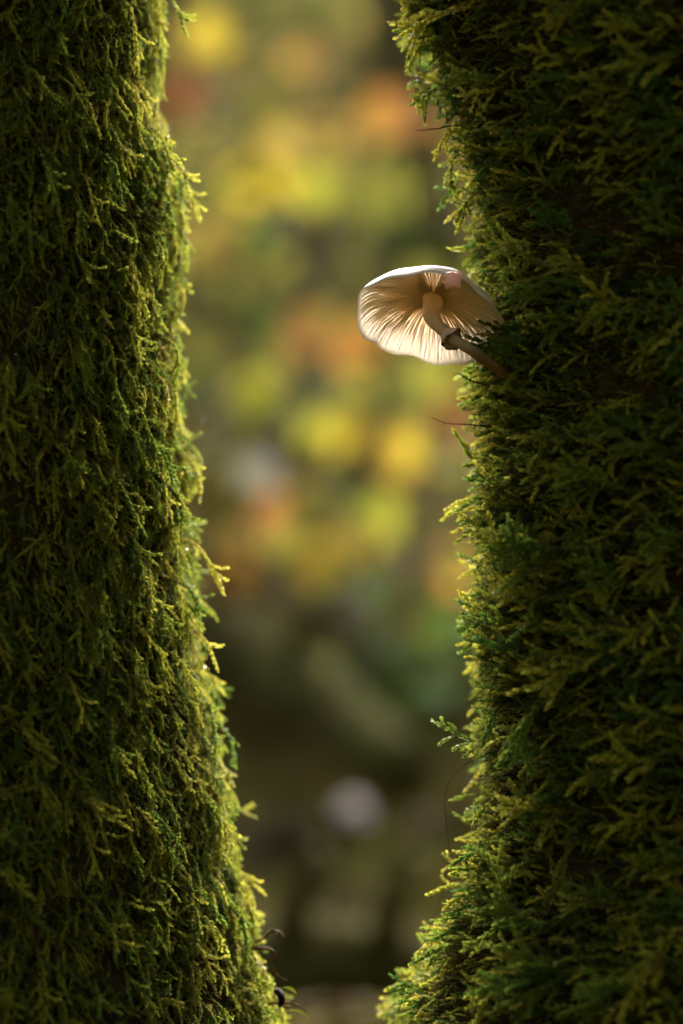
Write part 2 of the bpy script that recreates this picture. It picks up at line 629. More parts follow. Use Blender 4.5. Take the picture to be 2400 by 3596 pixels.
def grow_moss(T, base, parent, ng, variants, th_mid, dense, half, label):
    """dense cover on the side that shows, thinner round the back and further up and down"""
    rg = random.Random(int(T.seed * 10))
    pts, rot, siz, var, big = [], [], [], [], []
    hang = T.side > 0
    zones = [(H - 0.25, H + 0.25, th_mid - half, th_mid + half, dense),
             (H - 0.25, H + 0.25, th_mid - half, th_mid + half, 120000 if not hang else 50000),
             (H - 0.25, H + 0.25, th_mid + half, th_mid + 2 * math.pi - half, dense * 0.22),
             (0.02, H - 0.25, 0, 2 * math.pi, dense * 0.15), (H + 0.25, H + 0.75, 0, 2 * math.pi, dense * 0.18)]
    for zi, (z0, z1, t0, t1, n_m2) in enumerate(zones):
        rm = float(np.interp((z0 + z1) / 2, T.zg, T.rg))
        n = int(n_m2 * (z1 - z0) * rm * (t1 - t0))
        for i in range(n):
            th, z = rg.uniform(t0, t1), rg.uniform(z0, z1)
            p, nv = T.frame(th, z)
            clump = noise.noise(Vector((p.x * 38, p.y * 38, p.z * 38 + T.seed)) if hang else Vector((p.x * 24, p.y * 24, p.z * 52 + T.seed)))
            c2 = 0.0 if hang else noise.noise(Vector((p.x * 11, p.y * 11, p.z * 21 + T.seed)))
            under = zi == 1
            if not under and rg.random() > max(0.20, 0.72 + clump * 1.0 + c2 * 0.9): continue
            rimness = 0.0 if hang else nv.dot(Vector((-1, 0, 0)))
            u = rg.random()
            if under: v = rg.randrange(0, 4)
            elif u < (0.48 if hang else 0.36): v = rg.randrange(0, 5)
            elif u < (0.945 if hang else 0.90): v = rg.randrange(5, 13)
            else: v = rg.randrange(13, 19)
            if rimness > 0.78 and v >= 9: v = rg.randrange(2, 9)
            down = Vector((0, 0, -1))
            if hang:
                g = down + Vector((0.45, -0.1, 0)) * rg.uniform(-0.3, 1.3) + Vector((rg.gauss(0, .45), rg.gauss(0, .45), rg.gauss(0, .35)))
                beta = rg.gauss(0.12, 0.25)
            else:
                g = Vector((-1, 0.1, -0.15)) + Vector((rg.gauss(0, .4), rg.gauss(0, .5), rg.gauss(0, .38)))
                beta = rg.gauss(0.2, 0.25)
            t = g - nv * g.dot(nv)
            if t.length < 0.05: t = down - nv * down.dot(nv)
            t.normalize()
            if not hang:
                beta += 0.45 * max(0, nv.dot(Vector((-1, 0, 0))) - 0.6) / 0.4
            sc = rg.uniform(0.75, 1.2) * (1 + (0.15 if hang else 0.35) * clump + 0.25 * c2)
            p = p + nv * (0.0015 * (v >= 5) + 0.002 * (v >= 13) + max(0, clump) * (0.0025 if hang else 0.006) + max(0, c2) * 0.006) - nv * 0.0012
            if not hang:
                reach = (0.0085 if v < 5 else 0.016 if v < 13 else 0.028) * sc
                e = p + (t * 0.6 + nv * 0.5) * reach - CAPC
                if ((e.x + 0.002) / 0.0235) ** 2 + (e.z / (0.0175 if e.x < 0.010 else 0.0125)) ** 2 < 1 and e.x < 0.0185: continue
            m = orient(nv, t, beta)
            if v >= 13 and zi == 0 and len(big) < (125 if not hang else 200) and rg.random() < 0.5:
                big.append((p - base, m, sc, v))
                continue
            pts.append(p - base)
            rot.append(m.to_euler())
            siz.append(sc)
            var.append(v)
    # loose sprigs standing off the edge that faces the gap
    for i in range(170 if not hang else 70):
        z = rg.uniform(H - 0.19, H + 0.19)
        th = rg.gauss(R(180), R(13)) if not hang else rg.gauss(0, R(14))
        p, nv = T.frame(th, z)
        p = p + nv * 0.004
        if not hang and abs(p.z - CAPC.z) < 0.024: continue
        t = Vector((0, rg.gauss(0, .6), -1 + rg.gauss(0, .9)))
        t = (t - nv * t.dot(nv)).normalized()
        m = orient(nv, t, rg.gauss(0.65, 0.3) if not hang else rg.gauss(0.3, .2))
        big.append((p - base, m, rg.uniform(0.5, 1.1) if not hang else rg.uniform(0.4, .7), rg.choice((5, 6, 7, 8, 5, 6, 7, 8, 9, 10, 11, 13, 14, 15))))
    me = bpy.data.meshes.new('moss')
    me.from_pydata([tuple(p) for p in pts], [], [])
    a = me.attributes.new('turn', 'FLOAT_VECTOR', 'POINT')
    a.data.foreach_set('vector', [c for e in rot for c in e])
    me.attributes.new('size', 'FLOAT', 'POINT').data.foreach_set('value', siz)
    me.attributes.new('variant', 'INT', 'POINT').data.foreach_set('value', var)
    o = obj('moss', me, parent)
    o['kind'] = 'stuff'
    o['label'] = label
    md = o.modifiers.new('moss', 'NODES')
    md.node_group = ng
    for p, m, sc, v in big:
        b = obj('moss_shoot', variants[v], parent)
        b.matrix_basis = Matrix.Translation(p) @ (m @ Matrix.Scale(sc, 3)).to_4x4()
    print('moss', len(pts), len(big))


def crown(T, base, parent, name, zc, rx, rz, n, mat_names, seed, dx=0, dy=0, limb_from=2.3, bark=None):
    """limbs and a crown of loose leaves"""
    rg = random.Random(seed)
    c = Vector((base.x + dx, base.y + dy, zc))
    tips = []
    for i in range(9):
        z0 = rg.uniform(limb_from, zc)
        s = T(z0) if callable(T) else T
        d = Vector((rg.gauss(0, 1), rg.gauss(0, 1), rg.uniform(-0.1, 0.7))).normalized()
        e = c + Vector((d.x * rx * 0.75, d.y * rx * 0.75, d.z * rz * 0.8))
        mid = s.lerp(e, 0.5) + Vector((0, 0, 0.25))
        pth = spline([s, mid, e], 9)
        v, f = tube([p - base for p in pth], [0.035 * (1 - i_ / 9.5) + 0.004 for i_ in range(9)], 6)
        obj('limb', mesh('limb', v, f, bark or BARK), parent)
        tips += pth[4:]
    vs, fs, ms = [], [], []
    for i in range(n):
        a = rg.choice(tips) if rg.random() < 0.6 else c
        while True:
            d = Vector((rg.uniform(-1, 1), rg.uniform(-1, 1), rg.uniform(-1, 1)))
            if d.length < 1: break
        k_ = (0.55, 0.55, 0.45) if a is not c else (rx, rx, rz)
        p = a + Vector((d.x * k_[0], d.y * k_[1], d.z * k_[2]))
        q = Euler((rg.gauss(0, .7), rg.gauss(0, .7), rg.uniform(0, 6.3))).to_matrix()
        s = rg.uniform(0.045, 0.075)
        o = len(vs)
        for xy in ((-s, 0), (0, -s * .55), (s, 0), (0, s * .55)):
            vs.append(p + q @ Vector((xy[0], xy[1], 0.25 * abs(xy[0]))) - base)
        fs.append((o, o + 1, o + 2, o + 3))
        ms.append(rg.randrange(len(mat_names)))
    me = mesh('crown', vs, fs, None, False)
    for m in mat_names: me.materials.append(LEAF[m])
    me.polygons.foreach_set('material_index', ms)
    return obj('crown', me, parent)


def build_tree(T, ng, variants, th_mid, half, name, label, mlabel, cseed, dx, dy):
    base = Vector((float(np.interp(0.0, T.zg, T.cg)), T.yc, 0.0))
    t = empty(name, base, label, 'tree', 'moss covered trees')
    obj('trunk', T.mesh(base), t)
    grow_moss(T, base, t, ng, variants, th_mid, 190000 if T.side > 0 else 108000, half, mlabel)
    crown(lambda z: Vector((float(np.interp(z, T.zg, T.cg)), T.yc, z)), base, t, 'crown', 4.4, 2.3, 1.3, 1500, ['green', 'olive', 'green', 'lime'], cseed, dx, dy)  # crown above the view, added to shade the trunks from overhead
    return t, base


tree_l, base_l = build_tree(TL, GN_L, VAR_L, R(-50), R(100), 'mossy_tree',
                            'tree trunk wrapped in hanging yellow green moss, widening to its foot, without mushroom',
                            'thick drooping yellow green moss', 5, -1.0, -0.5)
tree_r, base_r = build_tree(TR, GN_R, VAR_R, R(222), R(95), 'mossy_tree',
                            'dark tree trunk with feathery sideways moss and a white mushroom growing from it',
                            'dark green feathery moss with bright sprigs along its edge', 6, 1.0, -0.5)


# ------------------------------------------------------------------ mushroom
A_UP = Vector((0.12, 0.54, 0.80)).normalized()          # the cap leans away from the lens, gills to the viewer
A_X = Vector((1, 0, 0.12))
A_X = (A_X - A_UP * A_X.dot(A_UP)).normalized()
A_Y = A_UP.cross(A_X)
CM = Matrix((A_X, A_Y, A_UP)).transposed()
CR, CHh = 0.0270, 0.0100
mush_base = P(1820, 1336, 0.006)
mush = empty('mushroom', mush_base, 'white translucent gilled mushroom growing sideways out of the mossy trunk', 'mushroom')


def rim(phi):
    """wavy outline of the margin"""
    return CR * (1 + 0.022 * math.sin(2 * phi + 0.6) + 0.018 * math.sin(5 * phi + 1.0) + 0.010 * math.sin(9 * phi) - 0.05 * math.exp(-((phi - 2.55) / 0.10) ** 2))


def z_out(s, phi):
    z = CHh * (1 - s ** 2.3) - 0.0040 * max(0, (s - 0.78) / 0.22) ** 2.2
    z += 0.0011 * s ** 4 * math.sin(4 * phi + 0.5) + 0.0006 * s ** 5 * math.sin(11 * phi)
    z += 0.00010 * max(0, s - 0.55) / 0.45 * math.sin(72 * phi)
    return z


def thick(s):
    return 0.0008 + 0.0032 * (1 - s) ** 1.3


def cap_pt(s, phi, dz=0.0):
    r = rim(phi) * s
    return Vector((r * math.cos(phi), r * math.sin(phi), z_out(s, phi) + dz))


def to_world(v):
    return CAPC + CM @ v


nphi, nr = 288, 26
vs, fs = [], []
ss = [((i + 0.0) / nr) ** 0.85 for i in range(nr + 1)]
for s in ss:
    for j in range(nphi):
        vs.append(cap_pt(max(s, 0.002), 2 * math.pi * j / nphi))
for s in reversed(ss):
    for j in range(nphi):
        ph = 2 * math.pi * j / nphi
        sx = s if s < 1 else 0.985
        vs.append(cap_pt(max(sx, 0.002), ph, -thick(s)))
rows = 2 * (nr + 1)
for i in range(rows - 1):
    for j in range(nphi):
        j2 = (j + 1) % nphi
        fs.append((i * nphi + j, (i + 1) * nphi + j, (i + 1) * nphi + j2, i * nphi + j2))
fs.append(tuple(range(nphi)))
fs.append(tuple(reversed([(rows - 1) * nphi + j for j in range(nphi)])))
rads = [min(1.0, math.hypot(v.x, v.y) / CR) for v in vs]
vs = [to_world(v) - mush_base for v in vs]
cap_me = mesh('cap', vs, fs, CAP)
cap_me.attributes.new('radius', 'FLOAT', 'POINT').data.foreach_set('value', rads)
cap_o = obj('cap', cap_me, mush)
cap_o['label'] = 'white slimy cap with a wavy thin margin'

NG = 92
rg = random.Random(4)
for gidx in range(NG * 2):
    full = gidx % 2 == 0
    ph0 = 2 * math.pi * (gidx + rg.uniform(-0.2, 0.2)) / (NG * 2)
    s0 = 0.12 if full else rg.choice((0.45, 0.6, 0.72))
    s1 = 0.965
    n = 12
    dep = 0.0009 * (1.0 if full else 0.72)
    vs, fs = [], []
    w1 = rg.uniform(-0.02, 0.02)
    ph_ = rg.uniform(0, 6)
    for i in range(n):
        t = i / (n - 1)
        s = s0 + (s1 - s0) * t
        ph = ph0 + w1 * math.sin(3 * t + ph_)
        d = dep * (0.75 + 0.25 * math.sin(math.pi * min(1, 0.18 + t * 0.62))) * max(0.0, 1 - max(0, t - 0.70) / 0.30) ** 0.8
        if not full: d *= min(1, t * 4)
        hw = 0.00011
        nrm = Vector((-math.sin(ph), math.cos(ph), 0)) * hw
        up = cap_pt(s, ph, -thick(s) + 0.0004)
        lo = cap_pt(s, ph + 0.004 * math.sin(8 * t + ph_), -thick(s) - d - 0.0001)
        vs += [up + nrm, up - nrm, lo - nrm * 0.6, lo + nrm * 0.6]
    for i in range(n - 1):
        a, b = i * 4, (i + 1) * 4
        for q in range(4):
            q2 = (q + 1) % 4
            fs.append((a + q, a + q2, b + q2, b + q))
    fs.append((3, 2, 1, 0))
    fs.append(tuple((n - 1) * 4 + q for q in range(4)))
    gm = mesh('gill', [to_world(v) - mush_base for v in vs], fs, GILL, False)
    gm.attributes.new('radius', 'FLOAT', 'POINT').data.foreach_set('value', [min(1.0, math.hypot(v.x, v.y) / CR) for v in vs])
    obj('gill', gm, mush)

apex = to_world(Vector((0.0005, 0, CHh - 0.0045)))
sp = spline([apex, to_world(Vector((0.0006, -0.0006, -0.003))), P(1580, 1180, -0.0145), P(1645, 1222, -0.0190), P(1700, 1260, -0.0140), P(1780, 1312, -0.003), P(1860, 1360, 0.014)], 34)
rad = [0.0020 + 0.0012 * (1 - min(1, i / 14)) + 0.0010 * math.exp(-i / 2.0) for i in range(34)]
rad = [r_ * (1 + 0.05 * math.sin(i * 1.3)) + 0.0010 * max(0, (i - 24) / 10) for i, r_ in enumerate(rad)]
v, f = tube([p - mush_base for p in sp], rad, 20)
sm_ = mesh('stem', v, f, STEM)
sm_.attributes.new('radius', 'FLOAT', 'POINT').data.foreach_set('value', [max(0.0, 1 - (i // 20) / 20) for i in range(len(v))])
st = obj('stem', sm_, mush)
# ring: a torn skirt hanging from the stem
ci = 12
T_ = (sp[ci + 1] - sp[ci - 1]).normalized()
u_ = (Vector((0, 0, 1)) - T_ * T_.z).normalized()
w_ = T_.cross(u_)
vs, fs = [], []
nk, nl = 40, 7
for side_ in (0, 1):
    for l in range(nl):
        t = l / (nl - 1)
        for q in range(nk):
            an = 2 * math.pi * q / nk
            wob = 1 + 0.16 * math.sin(3 * an + 1) + 0.10 * math.sin(7 * an)
            rr = 0.0024 + 0.0018 * t * wob + side_ * 0.0003
            ax = -0.0040 + 0.0042 * t * (1 + 0.25 * math.sin(2 * an + 0.4)) + (0.0002 if side_ else 0)
            vs.append(sp[ci] + (u_ * math.cos(an) + w_ * math.sin(an)) * rr + T_ * ax - mush_base)
for side_ in (0, 1):
    o0 = side_ * nl * nk
    for l in range(nl - 1):
        for q in range(nk):
            q2 = (q + 1) % nk
            a = (o0 + l * nk + q, o0 + l * nk + q2, o0 + (l + 1) * nk + q2, o0 + (l + 1) * nk + q)
            fs.append(a if side_ else tuple(reversed(a)))
for q in range(nk):
    q2 = (q + 1) % nk
    fs.append(((nl - 1) * nk + q, (nl - 1) * nk + q2, nl * nk + (nl - 1) * nk + q2, nl * nk + (nl - 1) * nk + q))
ring = obj('ring', mesh('ring', vs, fs, RING), mush)
ring['label'] = 'torn skirt on the stem with a dark brown edge'
edge_pts = [vs[(nl - 1) * nk + q] for q in range(nk)] + [vs[(nl - 1) * nk]]
v, f = tube(edge_pts, [0.00022 + 0.0005 * max(0, noise.noise(Vector((q * 0.3, 2, 5)))) for q in range(nk + 1)], 6)
obj('ring_edge', mesh('ring_edge', v, f, RING_EDGE), ring)

# pink flake lying over the upper margin
vs, fs = [], []
nu, nv_ = 9, 9
fl_c = to_world(cap_pt(0.985, 5.18))
for i in range(nu):
    for j in range(nv_):
        a, b = i / (nu - 1) - 0.5, j / (nv_ - 1)
        px = 1588 + a * 62 * (1 - 0.12 * abs(b - 0.4)) + 6 * b + 2 * math.sin(b * 7)
        py = 958 + b * 56 - 4 * math.cos(a * 5)
        vs.append(P(px, py, fl_c.y - 0.0022 - 0.0022 * math.sin(b * 2.4) + 0.0012 * (2 * a) ** 2))
n0 = len(vs)
vs += [p + Vector((0, 0.0007, 0.0002)) for p in vs]
for i in range(nu - 1):
    for j in range(nv_ - 1):
        a = (i * nv_ + j, i * nv_ + j + 1, (i + 1) * nv_ + j + 1, (i + 1) * nv_ + j)
        fs.append(a)
        fs.append(tuple(x + n0 for x in reversed(a)))
loop = [j for j in range(nv_)] + [i * nv_ + nv_ - 1 for i in range(1, nu)] + [(nu - 1) * nv_ + j for j in range(nv_ - 2, -1, -1)] + [i * nv_ for i in range(nu - 2, 0, -1)]
for a, b in zip(loop, loop[1:] + loop[:1]):
    fs.append((a, a + n0, b + n0, b))
c0 = vs[nu // 2 * nv_ + nv_ // 2].copy()
fl = obj('pink_flake', mesh('pink_flake', [p - c0 for p in vs], fs, PINK), None, c0)
tag(fl, 'small pale pink flake stuck over the upper rim of the mushroom cap', 'flake')


# ------------------------------------------------------------------ small things on the trunks
def strand(name, pts, r0, r1, mat, label, cat, group=None, hairs=0, n=24):
    pth = spline(pts, n)
    rs = [r0 + (r1 - r0) * i / (n - 1) for i in range(n)]
    b = pth[0]
    v, f = tube([p - b for p in pth], rs, 5)
    rgx = random.Random(len(label) + int(b.z * 9999))
    for h in range(hairs):
        i = rgx.randrange(2, n - 2)
        d = Vector((rgx.gauss(0, 1), rgx.gauss(0, 1), rgx.gauss(0, 1))).normalized() * rgx.uniform(0.001, 0.003)
        v2, f2 = tube([pth[i] - b, pth[i] - b + d], [r1, r1 * 0.5], 4)
        add(v, f, v2, f2)
    return tag(obj(name, mesh(name, v, f, mat), None, b), label, cat, group)


strand('rootlet', [P(1790, 1500, 0.022), P(1680, 1494, 0.008), P(1640, 1490, 0.0), P(1570, 1486, -0.002), P(1515, 1465, -0.004)], 0.00030, 0.00012, ROOT,
       'thin dark rootlet reaching out into the gap below the mushroom', 'rootlet', 'fine rootlets on the feathery trunk', 8)
strand('rootlet', [P(1680, 440, 0.024), P(1580, 442, 0.010), P(1540, 450, 0.0), P(1500, 455, -0.002), P(1465, 458, -0.004)], 0.00028, 0.00011, ROOT,
       'short dark rootlet sticking out high above the mushroom', 'rootlet', 'fine rootlets on the feathery trunk', 7)
strand('rootlet', [P(1790, 1370, 0.02), P(1690, 1348, 0.004), P(1640, 1330, -0.004), P(1610, 1312, -0.004), P(1590, 1325, -0.004)], 0.00030, 0.00014, ROOT,
       'forked dark rootlet right under the mushroom cap', 'rootlet', 'fine rootlets on the feathery trunk', 8)
strand('rootlet', [P(1740, 2640, 0.02), P(1630, 2690, 0.004), P(1565, 2790, -0.006), P(1575, 3010, -0.007), P(1530, 3210, -0.007), P(1440, 3420, -0.006), P(1400, 3560, -0.004)], 0.00012, 0.00009, ROOT,
       'longest brown strand hanging slackly beside the lower moss edge', 'rootlet', 'fine rootlets on the feathery trunk', 10, 40)

# dead leaf scrap in the moss below the mushroom
vs = [P(1718, 1765, 0.004), P(1742, 1738, -0.002), P(1782, 1722, -0.004), P(1802, 1712, -0.002), P(1796, 1745, -0.004), P(1765, 1760, -0.004)]
c0 = vs[5].copy()
vs = [p - c0 for p in vs]
vs += [p + Vector((0.0002, 0.0006, 0.0002)) for p in vs]
fs = [(0, 1, 5), (1, 2, 4, 5), (2, 3, 4)] + [(11, 7, 6), (11, 10, 8, 7), (10, 9, 8)] + [(i, i + 6, (i + 1) % 6 + 6, (i + 1) % 6) for i in range(6)]
tag(obj('leaf_scrap', mesh('leaf_scrap', vs, fs, DEAD, False), None, c0), 'rusty brown scrap of dead leaf caught in the moss below the mushroom', 'leaf')

# curled tendrils and bits at the foot of the hanging-moss trunk
strand('tendril', [P(800, 3330, 0.05), P(915, 3302, 0.045), P(945, 3275, 0.04), P(975, 3270, 0.04), P(998, 3292, 0.04)], 0.0007, 0.0004, TAN,
       'curled pale tendril sticking out near the foot of the hanging moss', 'tendril', 'dry tendrils', 3)
strand('tendril', [P(800, 3330, 0.05), P(930, 3332, 0.042), P(965, 3350, 0.04), P(955, 3390, 0.04), P(980, 3430, 0.04), P(1010, 3445, 0.04)], 0.0008, 0.0004, TAN,
       'drooping tan tendril with a kink near the foot of the hanging moss', 'tendril', 'dry tendrils', 3)
strand('tendril', [P(850, 3540, 0.05), P(990, 3522, 0.04), P(1040, 3530, 0.038), P(1080, 3555, 0.038)], 0.0007, 0.0004, TAN,
       'dry tan stalk beside the black slug', 'tendril', 'dry tendrils', 3)
pth = spline([P(966, 3476, 0.044), P(984, 3492, 0.040), P(990, 3516, 0.038), P(980, 3540, 0.042)], 12)
v, f = tube([p - pth[0] for p in pth], [0.0006, 0.0012, 0.0014, 0.0015, 0.0015, 0.0015, 0.0014, 0.0013, 0.0012, 0.0010, 0.0008, 0.0004], 10)
tag(obj('slug', mesh('slug', v, f, BLACK), None, pth[0]), 'tiny shiny black slug curled at the foot of the moss', 'slug')


def leaf_mesh(name, mat, kind='ovate', L=1.0):
    """leaf along +X, folded on its midrib"""
    if kind == 'ovate':
        out = [(0, 0), (.10, .16), (.28, .30), (.48, .34), (.68, .27), (.86, .13), (1, 0)]
    elif kind == 'maple':
        out = [(0, 0), (.02, .20), (-.06, .38), (.20, .34), (.24, .56), (.44, .42), (.56, .50), (.58, .30), (.76, .24), (1, 0)]
    else:
        out = [(0, 0), (.12, .10), (.35, .17), (.6, .16), (.82, .09), (1, 0)]
    vs, fs = [], []
    n = len(out)
    for i, (x, y) in enumerate(out):
        dz = 0.10 * math.sin(x * 3.0) - 0.12 * x * x
        vs.append((max(0, x) * L, 0, dz * L))
    for sgn in (1, -1):
        for i, (x, y) in enumerate(out):
            dz = 0.10 * math.sin(x * 3.0) - 0.12 * x * x + 0.22 * y
            vs.append((x * L, sgn * y * L, dz * L))
    for sidx in (1, 2):
        o = sidx * n
        for i in range(n - 1):
            q = (i, i + 1, o + i + 1, o + i)
            fs.append(q if sidx == 2 else tuple(reversed(q)))
    return mesh(name, vs, fs, mat)


bud = empty('seedling', P(962, 3500, 0.046), 'yellow green seedling leaves beside the black slug', 'seedling')
b0 = bud.location
for (x0, y0, x1, y1, sz) in ((990, 3470, 1045, 3488, 0.0062), (1005, 3550, 1088, 3570, 0.009)):
    a, b = P(x0, y0, 0.038), P(x1, y1, 0.036)
    me = leaf_mesh('leaf', SEEDLING, 'narrow' if sz > .008 else 'ovate', (b - a).length)
    lo = obj('leaf', me, bud, a - b0)
    lo.rotation_euler = (b - a).to_track_quat('X', 'Z').to_euler()
    v, f = tube([Vector((0, 0, 0)), (a - b0) * 0.5 + Vector((0, 0, 0.0008)), a - b0], [0.0004, 0.0004, 0.0003], 5)
    obj('stalk', mesh('stalk', v, f, TAN), bud)

bm = bmesh.new()
bmesh.ops.create_uvsphere(bm, u_segments=14, v_segments=10, radius=1)
dm = bpy.data.meshes.new('dew_drop')
bm.to_mesh(dm)
bm.free()
dm.materials.append(DEW)
smooth(dm)
rgd = random.Random(5)
for (th, py, r_) in ((2, 486, .0006), (-8, 1925, .0005), (-4, 2165, .0005), (-6, 2345, .0004), (0, 3000, .0006), (-5, 3160, .0005), (-70, 865, .0005), (-62, 1290, .0005)):
    p, nv = TL.frame(R(th), H + (1798 - py) * (TL.yc + D) * 0.24 / 2400)
    d = obj('dew_drop', dm, None, p + nv * 0.0085)
    d.scale = (r_, r_, r_ * 1.1)
    tag(d, 'tiny clear dew drop clinging to the hanging moss', 'dew drop', 'dew drops on the hanging moss')

# ------------------------------------------------------------------ background: saplings in autumn leaf
SP = [  # px, py in the 1568-wide view, leaf colour, size in metres
    ('young sapling with ochre and orange leaves reaching highest in the gap', 3.5, 700, [
        (470, 95, 'yellow', .075), (430, 110, 'ochre', .06), (705, 140, 'amber', .085), (570, 235, 'olive', .10), (440, 200, 'red', .06),
        (415, 235, 'red', .05), (890, 275, 'orange', .085), (860, 300, 'amber', .06), (930, 250, 'rust', .06)]),
    ('sapling with one bright yellow leaf among dull olive ones', 3.1, 640, [
        (600, 400, 'yellow', .09), (560, 415, 'yellow', .07), (640, 330, 'ochre', .07), (750, 325, 'ochre', .09), (705, 435, 'lime', .075), (640, 450, 'olive', .08),
        (880, 445, 'olive', .09), (860, 470, 'olive', .07), (520, 520, 'ochre', .09), (480, 570, 'ochre', .08), (760, 400, 'olive', .08)]),
    ('sapling with lime green and amber leaves crowded below the mushroom', 2.9, 780, [
        (690, 755, 'rust', .07), (740, 740, 'ochre', .06), (815, 805, 'orange', .08), (850, 770, 'amber', .06), (590, 905, 'lime', .085), (570, 930, 'lime', .06),
        (765, 965, 'lime', .085), (790, 1000, 'yellow', .07), (720, 990, 'lime', .06), (905, 1040, 'amber', .09), (935, 1030, 'yellow', .06), (1040, 950, 'rust', .08), (1055, 985, 'rust', .06),
        (1000, 875, 'lime', .07), (950, 860, 'olive', .09), (600, 1080, 'silver', .06), (475, 790, 'olive', .07)]),
    ('sapling with amber and orange leaves hanging low over the dark ground', 2.7, 730, [
        (650, 1190, 'amber', .075), (625, 1170, 'rust', .06), (850, 1215, 'lime', .085), (880, 1190, 'lime', .06), (740, 1250, 'amber', .085), (720, 1300, 'amber', .07), (770, 1290, 'yellow', .06),
        (520, 1335, 'orange', .08), (535, 1310, 'amber', .06), (750, 1370, 'ochre', .075), (690, 1370, 'olive', .07), (840, 1480, 'ochre', .07), (1045, 1320, 'orange', .07),
        (1040, 1400, 'rust', .07), (700, 1480, 'olive', .06)]),
]
rg = random.Random(23)
for (label, y, bpx, lv) in SP:
    bx = P(bpx * 1.5306, 1798, y).x
    base = Vector((bx, y, ground_z(bx, y) - 0.01))
    t = empty('sapling', base, label, 'sapling', 'autumn saplings on the slope')
    pts = [(P(a * 1.5306, b * 1.5306, y + rg.uniform(-0.22, 0.22)), c, s) for a, b, c, s in lv]
    for i in range(9):
        a, b, c, s = rg.choice(lv)
        pts.append((P((a + rg.gauss(0, 130)) * 1.5306, (b + rg.gauss(0, 75)) * 1.5306, y + rg.uniform(-0.4, 0.5)), rg.choice((c, 'ochre', 'olive', 'olive', 'green', 'green')), rg.uniform(0.03, 0.055)))
    top = max(p.z for p, _, _ in pts)
    stem = spline([base, base + Vector((0.03, 0.02, (top - base.z) * 0.4)), Vector((bx + 0.05, y, base.z + (top - base.z) * 0.75)), Vector((bx - 0.02, y, top + 0.1))], 16)
    v, f = tube([p - base for p in stem], [0.007 - 0.0055 * i / 15 for i in range(16)], 6)
    sv, sf = list(v), list(f)
    for i, (p, c, s) in enumerate(pts):
        q = min(stem, key=lambda w: (w - (p - Vector((0, 0, 0.12)))).length)
        mid = q.lerp(p, 0.55) + Vector((0, 0, 0.04))
        v, f = tube([w - base for w in spline([q, mid, p], 7)], [0.0022 - 0.0013 * j / 6 for j in range(7)], 5)
        add(sv, sf, v, f)
        me = leaf_mesh('leaf', LEAF[c], 'maple' if i % 3 == 0 else 'ovate', s * 1.08)
        o = obj('leaf', me, t)
        # blade hangs, turned roughly to the open light behind
        zx = Vector((rg.gauss(0, .2), -1.0, 0.5 + rg.gauss(0, .2))).normalized()
        xx = Vector((rg.gauss(0, .6), 0.1, -1 if rg.random() < .6 else 0.3)).normalized()
        yy = zx.cross(xx).normalized()
        xx = yy.cross(zx)
        M = Matrix((xx, yy, zx)).transposed()
        o.matrix_basis = Matrix.Translation(p - base - M @ Vector((s * 0.55, 0, 0))) @ M.to_4x4()
    obj('stem', mesh('stem', sv, sf, TWIG), t)


# ------------------------------------------------------------------ background: far trees
def far_tree(px, y, r0, lean, label, seed, crown_mats, zc=5.2):
    bx = P(px, 1798, y).x
    base = Vector((bx, y, ground_z(bx, y) - 0.08))
    t = empty('grey_tree', base, label, 'tree', 'grey trunks up the slope')
    rgx = random.Random(seed)
    n = 40
    hh = zc + 1.2 - base.z
    pth = [base + Vector((lean * (i / n) * hh + 0.03 * math.sin(i * 0.5 + seed), 0.02 * math.cos(i * .4), hh * i / n)) for i in range(n + 1)]
    rs = [r0 * (1 - 0.8 * i / n) * (1 + 0.5 * math.exp(-i * 0.9)) + 0.004 for i in range(n + 1)]
    v, f = tube([p - base for p in pth], rs, 20)
    v = [p * 1.0 + Vector((1, 0.6, 0)) * 0.012 * noise.noise(p * 9 + Vector((seed, 0, 0))) for p in v]
    obj('trunk', mesh('trunk', v, f, BARK_GREY), t)
    crown(lambda z: pth[min(n, max(0, int((z - base.z) / hh * n)))], base, t, 'crown', zc, 1.3, 0.9, 500, crown_mats, seed, lean * 4, 0, zc - 2.0, BARK_GREY)


far_tree(1490, 4.6, 0.085, -0.01, 'slim grey trunk standing behind the saplings, near the dark trunk', 3, ['yellow', 'amber'], 5.6)
far_tree(560, 6.2, 0.11, 0.02, 'grey trunk far up the slope, mostly hidden by the hanging moss', 4, ['lime', 'olive'], 6.6)
far_tree(1860, 8.6, 0.10, -0.02, 'grey trunk farthest up the slope behind the dark mossy trunk', 9, ['yellow', 'olive'], 7.5)

# fallen log across the slope
def log_thing(a, b, r0, r1, label, seed):
    base = (a + b) / 2
    t = empty('fallen_log', base, label, 'log', 'fallen wood')
    n = 30
    pth = [a.lerp(b, i / n) + Vector((0, 0, 0.03 * math.sin(i / n * 3.1))) for i in range(n + 1)]
    v, f = tube([p - base for p in pth], [r0 + (r1 - r0) * i / n for i in range(n + 1)], 22)
    v = [p + p.normalized() * 0.02 * noise.noise(p * 7 + Vector((seed, 0, 0))) for p in v]
    lg = obj('log', mesh('log', v, f, LOG), t)
    for q in (0.3, 0.62):
        p = a.lerp(b, q) - base
        d = Vector((0.05, -0.5, 0.8)).normalized()
        v, f = tube([p, p + d * 0.10, p + d * 0.16 + Vector((0.02, 0, 0))], [0.02, 0.016, 0.010], 9)
        obj('branch_stub', mesh('branch_stub', v, f, LOG), t)


log_thing(P(480, 2170, 2.75), P(1420, 2720, 2.15), 0.055, 0.038, 'mossy grey log fallen slantwise across the slope', 2)
log_thing(P(700, 3450, 1.55), P(1720, 3490, 1.7), 0.045, 0.035, 'low dark branch lying on the ground between the two trunks', 6)


